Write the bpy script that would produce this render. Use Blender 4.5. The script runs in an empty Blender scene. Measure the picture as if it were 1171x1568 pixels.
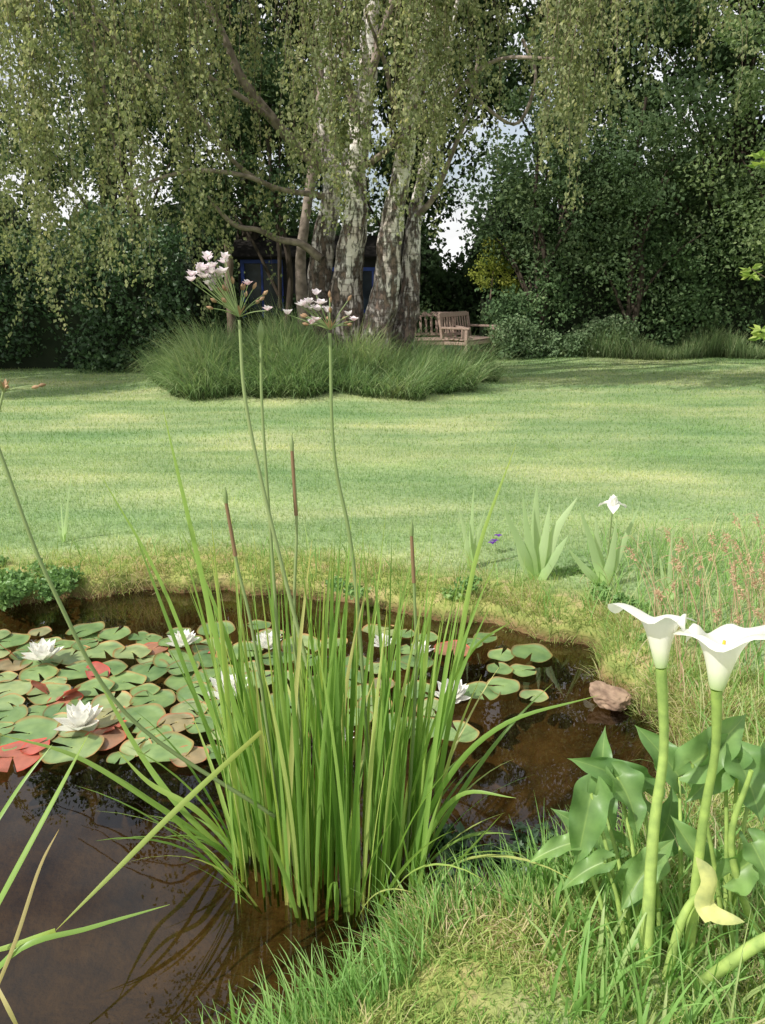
import bpy, math, random
import numpy as np
from mathutils import Vector, noise
rng=np.random.default_rng(7); random.seed(7)
rad=math.radians
sc=bpy.context.scene
EYE=np.array([0.,0.,1.5]); P=rad(16); F=1230.; CX=585.5; CY=784.
WL=-0.12
def ray(px,py):
    u=(px-CX)/F; v=(CY-py)/F
    return np.array([u, math.cos(P)+v*math.sin(P), -math.sin(P)+v*math.cos(P)])
def G(px,py,z=0.):
    r=ray(px,py); return EYE+r*((z-1.5)/r[2])
def D(px,py,y):
    r=ray(px,py); return EYE+r*(y/r[1])
# ---------- mesh helpers
def mesh_obj(name,V,Fc,mat,rnd=None,t=None,smooth=False,parent=None):
    V=np.asarray(V,dtype=np.float32).reshape(-1,3); Fc=np.asarray(Fc,dtype=np.int32)
    me=bpy.data.meshes.new(name)
    me.vertices.add(len(V)); me.vertices.foreach_set('co',V.ravel())
    k=Fc.shape[1]; m=len(Fc)
    me.loops.add(m*k); me.loops.foreach_set('vertex_index',Fc.ravel())
    me.polygons.add(m); me.polygons.foreach_set('loop_start',np.arange(0,m*k,k,dtype=np.int32))
    me.polygons.foreach_set('loop_total',np.full(m,k,dtype=np.int32))
    me.polygons.foreach_set('use_smooth',np.full(m,smooth))
    me.update(calc_edges=True)
    if rnd is not None:
        a=me.attributes.new('rnd','FLOAT','POINT'); a.data.foreach_set('value',np.asarray(rnd,dtype=np.float32))
    if t is not None:
        a=me.attributes.new('tt','FLOAT','POINT'); a.data.foreach_set('value',np.asarray(t,dtype=np.float32))
    if mat: me.materials.append(mat)
    ob=bpy.data.objects.new(name,me); sc.collection.objects.link(ob)
    if parent: ob.parent=parent
    return ob
def empty(name,loc=(0,0,0)):
    e=bpy.data.objects.new(name,None); sc.collection.objects.link(e); return e
class Acc:
    def __init__(s): s.V=[];s.F=[];s.R=[];s.T=[];s.n=0
    def add(s,V,Fc,R=None,T=None):
        V=np.asarray(V,float).reshape(-1,3)
        s.V.append(V); s.F.append(np.asarray(Fc)+s.n)
        n=len(V)
        s.R.append(np.full(n,0.5) if R is None else (np.full(n,R) if np.isscalar(R) else np.asarray(R)))
        s.T.append(np.full(n,0.5) if T is None else np.asarray(T))
        s.n+=n
    def obj(s,name,mat,smooth=False,parent=None):
        return mesh_obj(name,np.concatenate(s.V),np.concatenate(s.F),mat,np.concatenate(s.R),np.concatenate(s.T),smooth,parent)
def U(a,b,n): return rng.uniform(a,b,n)
def blades(base,L,W,az,lean,bend,S=4,fold=0.,p=2.,twist=None,rnd=None,wb=0.6):
    base=np.asarray(base,float); N=len(base)
    L=np.broadcast_to(L,(N,)); W=np.broadcast_to(W,(N,)); lean=np.broadcast_to(lean,(N,)); bend=np.broadcast_to(bend,(N,))
    t=np.linspace(0,1,S+1); tm=(t[1:]+t[:-1])/2
    th=lean[:,None]+bend[:,None]*tm[None]**1.5
    dl=(L/S)[:,None]
    hx=np.concatenate([np.zeros((N,1)),np.cumsum(np.sin(th)*dl,1)],1)
    hz=np.concatenate([np.zeros((N,1)),np.cumsum(np.cos(th)*dl,1)],1)
    C=np.stack([base[:,0:1]+hx*np.cos(az)[:,None],base[:,1:2]+hx*np.sin(az)[:,None],base[:,2:3]+hz],-1)
    if twist is None: twist=U(-1.2,1.2,N)
    sa=az+math.pi/2+twist
    side=np.stack([np.cos(sa),np.sin(sa),np.zeros(N)],-1)[:,None,:]
    w=(W[:,None]/2)*((1-t**p)*(wb+(1-wb)*np.minimum(1,t*3)))[None]+0.0002
    if rnd is None: rnd=rng.random(N)
    if fold>0:
        nrm=np.stack([np.sin(sa),-np.cos(sa),np.zeros(N)],-1)[:,None,:]
        V=np.stack([C-side*w[...,None],C+nrm*(w*fold)[...,None],C+side*w[...,None]],2); k=3
    else:
        V=np.stack([C-side*w[...,None],C+side*w[...,None]],2); k=2
    idx=np.arange(N*(S+1)*k).reshape(N,S+1,k)
    Fs=[]
    for j in range(k-1):
        Fs.append(np.stack([idx[:,:-1,j],idx[:,:-1,j+1],idx[:,1:,j+1],idx[:,1:,j]],-1).reshape(-1,4))
    return V.reshape(-1,3),np.concatenate(Fs),np.repeat(rnd,(S+1)*k),np.tile(np.repeat(t,k),N)
def catmull(P_,n):
    P_=np.asarray(P_,float); 
    Q=np.vstack([2*P_[0]-P_[1],P_,2*P_[-1]-P_[-2]]); m=len(P_)-1
    s=np.linspace(0,m,n); i=np.minimum(s.astype(int),m-1); f=(s-i)[:,None]
    a,b,c,d=Q[i],Q[i+1],Q[i+2],Q[i+3]
    return 0.5*((2*b)+(-a+c)*f+(2*a-5*b+4*c-d)*f**2+(-a+3*b-3*c+d)*f**3)
def ribbon(acc,pts,w,n=14,R=None,face=None,fold=0.3,p=3.):
    C=catmull(pts,n); t=np.linspace(0,1,n)
    T=np.gradient(C,axis=0); T/=np.linalg.norm(T,axis=1)[:,None]
    f=np.array(face if face is not None else (rng.normal(0,.5),-1,0.5)); 
    S_=np.cross(T,f); S_/=np.linalg.norm(S_,axis=1)[:,None]+1e-9
    N_=np.cross(S_,T)
    ww=(w/2*(1-t**p)*(0.7+0.3*np.minimum(1,t*3))+.0003)[:,None]
    V=np.stack([C-S_*ww,C+N_*ww*fold,C+S_*ww],1)
    idx=np.arange(n*3).reshape(n,3); Fs=[]
    for j in (0,1): Fs.append(np.stack([idx[:-1,j],idx[:-1,j+1],idx[1:,j+1],idx[1:,j]],-1))
    acc.add(V,np.concatenate(Fs),rng.random() if R is None else R,np.repeat(t,3))
def tube(acc,pts,radii,n=12,seg=8,R=None,rough=0.,rs=3.,cap=True):
    C=catmull(pts,n); m=len(radii)
    r=np.interp(np.linspace(0,m-1,n),np.arange(m),radii)
    T=np.gradient(C,axis=0); T/=np.linalg.norm(T,axis=1)[:,None]+1e-9
    ref=np.array([1.,0.05,0.]) if abs(T[:,0]).mean()<.8 else np.array([0,0,1.])
    A=np.cross(T,ref); A/=np.linalg.norm(A,axis=1)[:,None]+1e-9
    B=np.cross(T,A)
    ph=np.linspace(0,2*math.pi,seg,endpoint=False)
    rr=np.tile(r[:,None],(1,seg))
    if rough>0:
        for i in range(n):
            for j in range(seg):
                q=Vector((C[i,0]+math.cos(ph[j])*r[i],C[i,1]+math.sin(ph[j])*r[i],C[i,2]*.5))*rs
                rr[i,j]*=1+rough*noise.noise(q)+rough*.6*noise.noise(q*2.7)
    V=C[:,None]+rr[...,None]*(np.cos(ph)[None,:,None]*A[:,None]+np.sin(ph)[None,:,None]*B[:,None])
    idx=np.arange(n*seg).reshape(n,seg); nx=np.roll(idx,-1,1)
    Fq=np.stack([idx[:-1],nx[:-1],nx[1:],idx[1:]],-1).reshape(-1,4)
    acc.add(V,Fq,rng.random() if R is None else R,np.repeat(np.linspace(0,1,n),seg))
def unit(v): return v/(np.linalg.norm(v,axis=-1,keepdims=True)+1e-9)
def leaves(C,size,a=None,droop=0.,asp=0.32,rnd=None,fold=.12):
    N=len(C); size=np.broadcast_to(size,(N,))[:,None]
    if a is None: a=rng.normal(0,1,(N,3)); a[:,2]-=droop
    a=unit(a); b=unit(np.cross(a,rng.normal(0,1,(N,3)))); c=np.cross(a,b)
    V=np.stack([C-a*size*.5, C+b*size*asp+c*size*fold-a*size*.05, C+a*size*.5, C-b*size*asp+c*size*fold-a*size*.05],1)
    idx=np.arange(N*4).reshape(N,4)
    if rnd is None: rnd=rng.random(N)
    return V.reshape(-1,3),idx,np.repeat(rnd,4),np.tile([0.,.5,1.,.5],N)
def cloud(acc,centers,radii,per,size,flat=.75,droop=.3,asp=.32,shell=2.6):
    K=len(centers); radii=np.broadcast_to(radii,(K,))
    cr=rng.random(K)
    n=K*per
    d=unit(rng.normal(0,1,(n,3)))*(rng.random((n,1))**(1/shell)); d[:,2]*=flat
    ci=np.repeat(np.arange(K),per)
    C=centers[ci]+d*radii[ci][:,None]*U(.7,1.15,n)[:,None]
    s=U(.6,1.25,n)*size
    acc.add(*leaves(C,s,droop=droop,asp=asp,rnd=.55*cr[ci]+.45*rng.random(n)))
def box(acc,c,d,rot=0.,R=.5,tilt=0.):
    x,y,z=[v/2 for v in d]
    V=np.array([[i*x,j*y,k*z] for k in(-1,1) for j in(-1,1) for i in(-1,1)],float)
    ct,st=math.cos(tilt),math.sin(tilt)
    V=np.stack([V[:,0],V[:,1]*ct-V[:,2]*st,V[:,1]*st+V[:,2]*ct],-1)
    V+=np.array(c)
    acc.add(V,[[0,2,3,1],[4,5,7,6],[0,1,5,4],[2,6,7,3],[0,4,6,2],[1,3,7,5]],R)
# ---------- materials
def nmat(name):
    m=bpy.data.materials.new(name); m.use_nodes=True; nt=m.node_tree; nt.nodes.clear()
    return m,nt,nt.nodes.new('ShaderNodeOutputMaterial')
def ramp(nt,fac,stops):
    r=nt.nodes.new('ShaderNodeValToRGB'); e=r.color_ramp.elements
    while len(e)<len(stops): e.new(.5)
    for i,(p,c) in enumerate(stops):
        e[i].position=p; e[i].color=(*c,1) if len(c)==3 else c
    nt.links.new(fac,r.inputs[0]); return r.outputs[0]
def attr(nt,n):
    a=nt.nodes.new('ShaderNodeAttribute'); a.attribute_name=n; return a.outputs['Fac']
def noisen(nt,scale,vec=None,detail=4,sc3=None,rough=.5,rot=None):
    n=nt.nodes.new('ShaderNodeTexNoise'); n.inputs['Scale'].default_value=scale; n.inputs['Detail'].default_value=detail
    n.inputs['Roughness'].default_value=rough
    g=nt.nodes.new('ShaderNodeNewGeometry') if vec is None else None
    v=g.outputs['Position'] if vec is None else vec
    if sc3:
        mp=nt.nodes.new('ShaderNodeMapping'); mp.inputs['Scale'].default_value=sc3
        if rot: mp.inputs['Rotation'].default_value=(0,0,rot)
        nt.links.new(v,mp.inputs[0]); v=mp.outputs[0]
    nt.links.new(v,n.inputs['Vector']); return n.outputs['Fac']
def mixc(nt,f,a,b,mode='MIX'):
    m=nt.nodes.new('ShaderNodeMix'); m.data_type='RGBA'; m.blend_type=mode
    for s,v in ((0,f),(6,a),(7,b)):
        if hasattr(v,'is_output'): nt.links.new(v,m.inputs[s])
        else: m.inputs[s].default_value=v if s==0 else (*v,1)
    return m.outputs[2]
def math_(nt,op,a,b=None,clamp=False):
    m=nt.nodes.new('ShaderNodeMath'); m.operation=op; m.use_clamp=clamp
    for s,v in ((0,a),(1,b)):
        if v is None: continue
        if hasattr(v,'is_output'): nt.links.new(v,m.inputs[s])
        else: m.inputs[s].default_value=v
    return m.outputs[0]
def finish_leaf(nt,out,col,trans,rough,spec=.4,tint=(1.2,1.25,.8)):
    if spec==0:
        p=nt.nodes.new('ShaderNodeBsdfDiffuse'); nt.links.new(col,p.inputs[0])
    else:
        p=nt.nodes.new('ShaderNodeBsdfPrincipled'); p.inputs['Roughness'].default_value=rough
        p.inputs['Specular IOR Level'].default_value=spec
        nt.links.new(col,p.inputs['Base Color'])
    t=nt.nodes.new('ShaderNodeBsdfTranslucent')
    tc=mixc(nt,1.0,col,tint,'MULTIPLY'); nt.links.new(tc,t.inputs[0])
    m=nt.nodes.new('ShaderNodeMixShader'); m.inputs[0].default_value=trans
    nt.links.new(p.outputs[0],m.inputs[1]); nt.links.new(t.outputs[0],m.inputs[2]); nt.links.new(m.outputs[0],out.inputs[0])
def leafmat(name,stops,trans=.35,rough=.5,spec=.4,tstops=None,tint=(1.2,1.25,.8),var=None):
    m,nt,out=nmat(name)
    c=ramp(nt,attr(nt,'rnd'),stops)
    if tstops: c=mixc(nt,1.0,c,ramp(nt,attr(nt,'tt'),tstops),'MULTIPLY')
    if var: c=mixc(nt,1.0,c,ramp(nt,noisen(nt,var,detail=4),[(.3,(.7,.75,.7)),(.7,(1.25,1.2,1.1))]),'MULTIPLY')
    finish_leaf(nt,out,c,trans,rough,spec,tint); return m
def plain(name,col,rough=.6,col2=None,scale=8,bump=0,sc3=None,spec=.4):
    m,nt,out=nmat(name); p=nt.nodes.new('ShaderNodeBsdfPrincipled'); p.inputs['Roughness'].default_value=rough
    p.inputs['Specular IOR Level'].default_value=spec
    n=noisen(nt,scale,sc3=sc3)
    c=ramp(nt,n,[(.35,col),(.65,col2 or tuple(v*.7 for v in col))]); nt.links.new(c,p.inputs['Base Color'])
    if bump:
        b=nt.nodes.new('ShaderNodeBump'); b.inputs['Strength'].default_value=bump; b.inputs['Distance'].default_value=.02
        nt.links.new(n,b.inputs['Height']); nt.links.new(b.outputs[0],p.inputs['Normal'])
    nt.links.new(p.outputs[0],out.inputs[0]); return m
# ---------- pond outline
wpx=[(1,925),(130,917),(220,908),(320,906),(450,915),(600,935),(720,955),(830,973),(885,992),(915,1030),(965,1085),(1020,1120),(1045,1180),(1000,1250),(920,1320),(850,1372),(745,1408),(660,1438),(590,1470),(535,1520),(470,1580)]
poly=[G(x,y,WL)[:2] for x,y in wpx]
poly+=[np.array(v) for v in[(-.55,1.12),(-1.2,.75),(-2.4,.5),(-3.8,.8),(-4.6,1.8),(-4.5,3.0),(-3.4,3.7)]]
poly=np.array(poly)
pc=catmull(np.vstack([poly,poly[:1]]),240)[:-1]
for i in range(len(pc)):
    pc[i]+=np.array([noise.noise(Vector((pc[i][0]*5,pc[i][1]*5,0))),noise.noise(Vector((pc[i][0]*5,pc[i][1]*5,9)))])*.07
def sdist(x,y):
    x=np.asarray(x,float);y=np.asarray(y,float); sh=x.shape; x=x.ravel();y=y.ravel()
    out=np.full(x.shape,50.); near=(abs(x)<7)&(y>-2)&(y<8)
    xs=x[near];ys=y[near]; d=np.full(xs.shape,1e9); ins=np.zeros(xs.shape,bool)
    A=pc;B=np.roll(pc,-1,0)
    for a,b in zip(A,B):
        e=b-a; t=np.clip(((xs-a[0])*e[0]+(ys-a[1])*e[1])/(e@e),0,1)
        d=np.minimum(d,np.hypot(xs-a[0]-t*e[0],ys-a[1]-t*e[1]))
        cr=((a[1]>ys)!=(b[1]>ys)); 
        if cr.any():
            xi=a[0]+(ys-a[1])/(b[1]-a[1]+1e-12)*e[0]; ins^=cr&(xs<xi)
    out[near]=np.where(ins,-d,d); return out.reshape(sh)
def smooth(a,b,x):
    t=np.clip((x-a)/(b-a),0,1); return t*t*(3-2*t)
def height(x,y,d=None):
    if d is None: d=sdist(x,y)
    h=np.zeros_like(d)
    h+= -0.12*(1-smooth(-0.005,.05,d))
    h+= -0.035*(1-smooth(0.03,.22,d))
    h+= -0.10*(1-smooth(-.10,0.0,d))-.22*(1-smooth(-.8,-.05,d))
    h+=.22*np.exp(-(((x+.95)/2.2)**2+((y-12.3)/1.8)**2)**2)
    h+=.012*np.sin(x*1.7+y*.8)*np.sin(y*1.3-x*.4)*smooth(.2,1,d)
    return h
def axis(parts):
    o=[]
    for a,b,s in parts: o+=list(np.arange(a,b,s))
    return np.array(o)
gx=np.concatenate([[-160,-90,-50,-30,-20,-14,-10],axis([(-8,-3,.2),(-3,3,.03),(3,8,.2)]),[8,10,14,20,30,50,90,160]])
gy=np.concatenate([[-60,-20,-8,-3,-1],axis([(-.5,.8,.1),(.8,4.8,.03),(4.8,18,.2)]),[18,21,26,35,50,90,160,250]])
X,Y=np.meshgrid(gx,gy); dd=sdist(X,Y); Z=height(X,Y,dd)
nz=np.array([noise.noise(Vector((a*14,b*14,0))) for a,b in zip(X.ravel(),Y.ravel())]).reshape(X.shape)
Z+=nz*.012*(abs(dd)<1.0)
idx=np.arange(X.size).reshape(X.shape)
Fg=np.stack([idx[:-1,:-1],idx[:-1,1:],idx[1:,1:],idx[1:,:-1]],-1).reshape(-1,4)
def lawncolor(nt,full=True):
    big=noisen(nt,.6,detail=3,sc3=(.8,1.5,1)); st=noisen(nt,1.2,detail=4,sc3=(.4,2.2,1),rot=-.2,rough=.6)
    c=ramp(nt,big,[(.3,(.18,.28,.125)),(.5,(.26,.34,.165)),(.68,(.38,.42,.22))])
    c=mixc(nt,1.,c,ramp(nt,st,[(.3,(.72,.81,.76)),(.5,(1,1,1)),(.7,(1.28,1.22,1.2))]),'MULTIPLY')
    if full:
        fine=noisen(nt,40,detail=3); c=mixc(nt,.6,c,ramp(nt,fine,[(.3,(.65,.7,.6)),(.7,(1.25,1.2,1.2))]),'MULTIPLY')
    return c
m,nt,out=nmat('lawn_ground')
p=nt.nodes.new('ShaderNodeBsdfPrincipled'); p.inputs['Roughness'].default_value=.9; p.inputs['Specular IOR Level'].default_value=.1
lc=lawncolor(nt); d=attr(nt,'tt')
moss=ramp(nt,noisen(nt,9,detail=5),[(.35,(.17,.21,.06)),(.5,(.3,.32,.1)),(.65,(.4,.32,.16))])
fe=ramp(nt,d,[(.0,(1,1,1)),(.05,(1,1,1)),(.10,(0,0,0))])
c=mixc(nt,fe,lc,moss)
silt=ramp(nt,noisen(nt,4,detail=6,rough=.65),[(.3,(.04,.027,.012)),(.5,(.13,.085,.038)),(.7,(.23,.155,.075))])
gpos=nt.nodes.new('ShaderNodeNewGeometry'); sx=nt.nodes.new('ShaderNodeSeparateXYZ'); nt.links.new(gpos.outputs['Position'],sx.inputs[0])
fz=nt.nodes.new('ShaderNodeMapRange'); fz.inputs[1].default_value=-.11; fz.inputs[2].default_value=-.055; nt.links.new(sx.outputs[2],fz.inputs[0])
c=mixc(nt,fz.outputs[0],silt,c)
nt.links.new(c,p.inputs['Base Color'])
b=nt.nodes.new('ShaderNodeBump'); b.inputs['Strength'].default_value=.6; b.inputs['Distance'].default_value=.03
nt.links.new(noisen(nt,35,detail=4),b.inputs['Height']); nt.links.new(b.outputs[0],p.inputs['Normal']); nt.links.new(p.outputs[0],out.inputs[0])
mesh_obj('lawn_ground',np.stack([X,Y,Z],-1),Fg,m,rnd=np.zeros(X.size),t=np.clip(dd/5,0,1).ravel(),smooth=True)
# ---------- water
m,nt,out=nmat('pond_water')
tr=nt.nodes.new('ShaderNodeBsdfTransparent'); tr.inputs[0].default_value=(.50,.44,.31,1)
gl=nt.nodes.new('ShaderNodeBsdfGlossy'); gl.inputs['Roughness'].default_value=.008; gl.inputs[0].default_value=(.97,.98,1,1)
fr=nt.nodes.new('ShaderNodeFresnel'); fr.inputs[0].default_value=1.33
bp=nt.nodes.new('ShaderNodeBump'); bp.inputs['Strength'].default_value=.06; bp.inputs['Distance'].default_value=.01
nt.links.new(noisen(nt,6,detail=1),bp.inputs['Height']); nt.links.new(bp.outputs[0],gl.inputs['Normal'])
mx=nt.nodes.new('ShaderNodeMixShader'); fm=math_(nt,'MULTIPLY',fr.outputs[0],1.6,True); nt.links.new(fm,mx.inputs[0])
nt.links.new(tr.outputs[0],mx.inputs[1]); nt.links.new(gl.outputs[0],mx.inputs[2]); nt.links.new(mx.outputs[0],out.inputs[0])
mesh_obj('pond_water',[(-5.5,.2,WL),(2.5,.2,WL),(2.5,4.6,WL),(-5.5,4.6,WL)],[[0,1,2,3]],m)
# ---------- lawn grass
m,nt,out=nmat('lawn_grass')
c=mixc(nt,1.,lawncolor(nt,False),ramp(nt,attr(nt,'rnd'),[(0,(.85,1.0,.75)),(.6,(1.2,1.25,1.05)),(1,(1.7,1.5,1.3))]),'MULTIPLY')
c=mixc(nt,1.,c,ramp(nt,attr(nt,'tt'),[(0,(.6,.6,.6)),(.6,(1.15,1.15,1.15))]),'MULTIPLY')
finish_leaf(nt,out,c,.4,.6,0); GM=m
ac=Acc()
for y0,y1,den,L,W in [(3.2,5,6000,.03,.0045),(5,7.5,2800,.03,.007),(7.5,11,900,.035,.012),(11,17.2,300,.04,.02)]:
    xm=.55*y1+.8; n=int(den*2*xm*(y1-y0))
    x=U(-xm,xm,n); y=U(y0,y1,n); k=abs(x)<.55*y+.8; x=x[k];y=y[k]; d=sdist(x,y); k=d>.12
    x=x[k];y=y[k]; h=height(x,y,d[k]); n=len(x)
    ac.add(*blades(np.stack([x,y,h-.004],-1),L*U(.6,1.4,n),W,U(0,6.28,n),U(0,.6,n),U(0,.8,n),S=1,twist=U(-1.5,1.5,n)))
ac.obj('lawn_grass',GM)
# ---------- bank grass (longer, mossy)
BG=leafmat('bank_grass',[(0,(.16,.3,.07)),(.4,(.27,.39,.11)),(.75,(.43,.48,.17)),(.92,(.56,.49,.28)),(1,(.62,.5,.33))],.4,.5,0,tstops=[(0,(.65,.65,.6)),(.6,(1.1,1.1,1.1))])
ac=Acc()
def scatter(n,x0,x1,y0,y1,f):
    x=U(x0,x1,n);y=U(y0,y1,n);d=sdist(x,y);k=f(x,y,d);return x[k],y[k],d[k]
def outdir(x,y):
    e=.02; gxx=sdist(x+e,y)-sdist(x-e,y); gyy=sdist(x,y+e)-sdist(x,y-e); return np.arctan2(-gyy,-gxx)
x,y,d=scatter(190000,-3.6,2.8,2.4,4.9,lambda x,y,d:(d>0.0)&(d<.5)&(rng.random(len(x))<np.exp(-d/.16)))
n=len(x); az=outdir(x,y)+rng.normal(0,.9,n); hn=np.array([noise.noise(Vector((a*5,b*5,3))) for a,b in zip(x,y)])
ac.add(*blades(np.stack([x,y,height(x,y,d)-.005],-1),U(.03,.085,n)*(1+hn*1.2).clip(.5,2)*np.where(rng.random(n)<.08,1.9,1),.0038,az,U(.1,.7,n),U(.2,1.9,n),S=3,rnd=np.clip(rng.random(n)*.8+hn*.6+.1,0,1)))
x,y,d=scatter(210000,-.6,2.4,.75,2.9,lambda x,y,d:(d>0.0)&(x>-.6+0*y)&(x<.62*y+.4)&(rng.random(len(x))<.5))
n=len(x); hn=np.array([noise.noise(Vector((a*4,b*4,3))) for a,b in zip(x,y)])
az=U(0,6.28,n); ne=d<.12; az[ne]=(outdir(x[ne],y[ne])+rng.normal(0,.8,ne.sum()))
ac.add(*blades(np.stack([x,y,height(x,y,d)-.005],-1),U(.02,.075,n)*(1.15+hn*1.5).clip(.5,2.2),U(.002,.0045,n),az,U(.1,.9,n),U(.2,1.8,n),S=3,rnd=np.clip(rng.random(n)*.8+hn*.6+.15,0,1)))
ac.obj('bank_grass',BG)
SG=leafmat('wild_grass',[(0,(.17,.34,.08)),(.5,(.28,.46,.14)),(.8,(.45,.5,.23)),(1,(.56,.48,.32))],.4,.45,.3)
ac=Acc()
x,y,d=scatter(70000,.5,3.0,1.2,4.6,lambda x,y,d:(d>0.02)&(x>.55+.15*(y-1)+.12*(y>3))&(rng.random(len(x))<.08*np.exp(-((x-.45*y)/.6)**2)+.01))
n=len(x)
ac.add(*blades(np.stack([x,y,height(x,y,d)],-1),U(.1,.32,n),U(.003,.006,n),U(0,6.28,n),U(0,.5,n),U(.3,1.9,n),S=6,fold=.3))
x,y,d=scatter(18000,-.4,1.0,1.1,1.9,lambda x,y,d:(d>0.0)&(d<.14))
n=len(x); k=rng.random(n)<.35; x=x[k];y=y[k];d=d[k]; n=len(x)
ac.add(*blades(np.stack([x,y,height(x,y,d)],-1),U(.06,.2,n),U(.003,.0065,n),outdir(x,y)+rng.normal(0,.7,n),U(0,.6,n),U(.2,1.5,n),S=6,fold=.3,rnd=U(0,.6,n)))
x,y,d=scatter(26000,-3.4,2.6,2.8,4.7,lambda x,y,d:(d>0.01)&(d<.3)&(rng.random(len(x))<.08))
n=len(x)
ac.add(*blades(np.stack([x,y,height(x,y,d)],-1),U(.08,.24,n),U(.004,.007,n),U(0,6.28,n),U(0,.4,n),U(.1,1.3,n),S=5,fold=.3,rnd=U(0,.7,n)))
ac.obj('wild_grass',SG)
ac=Acc(); DG=leafmat('seed_grass',[(0,(.5,.33,.22)),(.5,(.6,.44,.29)),(1,(.55,.5,.28))],.3,.6,0)
for i in range(80):
    px=rng.uniform(1000,1260); py=rng.uniform(930,1070); b=G(px,py,0); L=rng.uniform(.25,.5); a=rng.uniform(2.2,4.2) if rng.random()<.7 else rng.uniform(0,6.28)
    tilt=rng.uniform(.1,.5)
    p1=b+np.array([math.cos(a)*L*.3*tilt,math.sin(a)*.1,L*.55]); p2=b+np.array([math.cos(a)*L*.9*tilt,math.sin(a)*.2,L*.98]); p3=p2+np.array([math.cos(a)*.06,0,.0])
    tube(ac,[b,p1,p2,p3],[.0018,.0014,.001,.0007],12,4)
    if i%2==0:
        n=30; s=rng.random(n)[:,None]; C=p2*(1-s)+(p2*.75+p1*.25)*s+rng.normal(0,.008,(n,3))
        ac.add(*leaves(C,.016,droop=.2,asp=.2,rnd=U(0,.6,n)))
ac.obj('seed_grass',DG)
# ---------- ground-cover herbs on bank
HB=leafmat('herb_leaves',[(0,(.12,.23,.07)),(.6,(.2,.34,.11)),(1,(.3,.42,.16))],.3,.4,.3)
ac=Acc()
for px,py,r,k in [(10,905,.25,12),(60,895,.2,9),(110,885,.12,4),(30,880,.3,10),(540,905,.06,2),(880,880,.1,4),(960,930,.12,5),(700,905,.06,2),(1060,980,.12,4)]:
    c=G(px,py,0); cc=c+np.stack([rng.normal(0,r*.5,k),rng.normal(0,r*.3,k),U(-.05,.05,k)],-1)
    cloud(ac,cc,.07,110,.026,flat=.6,droop=-.3,asp=.4)
ac.obj('ground_cover_plant',HB)
# ---------- tall grass island & strip
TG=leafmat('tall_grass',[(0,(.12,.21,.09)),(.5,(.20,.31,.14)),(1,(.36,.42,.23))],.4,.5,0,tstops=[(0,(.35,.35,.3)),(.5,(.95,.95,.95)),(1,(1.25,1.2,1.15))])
ac=Acc()
n=40000; r=np.sqrt(rng.random(n)); a=U(0,6.28,n); edge=1+.07*np.sin(5*a)+.06*np.sin(11*a+1)+.03*np.sin(23*a)
x=-.95+2.45*r*np.cos(a)*edge; y=12.2+1.9*r*np.sin(a)*edge
tuft=np.array([noise.noise(Vector((q*1.8,w*1.8,5)))+.5*noise.noise(Vector((q*5,w*5,1))) for q,w in zip(x,y)])
hp=1.1-.42*np.exp(-((x-.05)/.75)**2)
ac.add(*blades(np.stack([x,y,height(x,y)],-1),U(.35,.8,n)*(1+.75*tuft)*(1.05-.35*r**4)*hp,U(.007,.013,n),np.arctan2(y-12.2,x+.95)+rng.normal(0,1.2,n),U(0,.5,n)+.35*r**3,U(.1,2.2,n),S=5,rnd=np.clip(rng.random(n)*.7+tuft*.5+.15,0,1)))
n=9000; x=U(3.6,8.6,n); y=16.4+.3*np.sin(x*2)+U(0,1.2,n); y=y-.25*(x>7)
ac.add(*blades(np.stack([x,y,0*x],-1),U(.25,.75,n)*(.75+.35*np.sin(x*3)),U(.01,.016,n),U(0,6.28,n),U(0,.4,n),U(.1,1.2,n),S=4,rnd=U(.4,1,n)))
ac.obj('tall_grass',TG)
# ---------- BIRCH
m,nt,out=nmat('birch_bark')
p=nt.nodes.new('ShaderNodeBsdfPrincipled'); p.inputs['Roughness'].default_value=.8; p.inputs['Specular IOR Level'].default_value=.2
gz=nt.nodes.new('ShaderNodeNewGeometry'); sz=nt.nodes.new('ShaderNodeSeparateXYZ'); nt.links.new(gz.outputs[0],sz.inputs[0])
base=ramp(nt,noisen(nt,3,detail=5),[(.3,(.58,.49,.44)),(.5,(.78,.72,.67)),(.7,(.88,.85,.81))])
lowr=nt.nodes.new('ShaderNodeMapRange'); lowr.inputs[1].default_value=.3; lowr.inputs[2].default_value=2.6; lowr.inputs[3].default_value=.75; lowr.inputs[4].default_value=0; nt.links.new(sz.outputs[2],lowr.inputs[0])
base=mixc(nt,lowr.outputs[0],base,ramp(nt,noisen(nt,9,detail=5),[(.35,(.26,.18,.15)),(.65,(.62,.53,.48))]))
lent=ramp(nt,noisen(nt,3,detail=4,sc3=(1.2,1.2,9),rough=.6),[(.54,(0,0,0)),(.62,(1,1,1))])
c=mixc(nt,math_(nt,'MULTIPLY',lent,.7),base,(.2,.155,.13))
mr=nt.nodes.new('ShaderNodeMapRange'); mr.inputs[1].default_value=.2; mr.inputs[2].default_value=4.5; mr.inputs[3].default_value=.07; mr.inputs[4].default_value=-.08; nt.links.new(sz.outputs[2],mr.inputs[0])
fis=noisen(nt,6,detail=8,sc3=(1.8,1.8,.55),rough=.7); fa=math_(nt,'ADD',fis,mr.outputs[0])
fis2=ramp(nt,fa,[(.48,(0,0,0)),(.57,(1,1,1))])
c=mixc(nt,fis2,c,ramp(nt,noisen(nt,12),[(.35,(.055,.04,.032)),(.7,(.25,.18,.145))]))
nt.links.new(c,p.inputs['Base Color'])
b=nt.nodes.new('ShaderNodeBump'); b.inputs['Strength'].default_value=1.; b.inputs['Distance'].default_value=.05; b.invert=True
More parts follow.
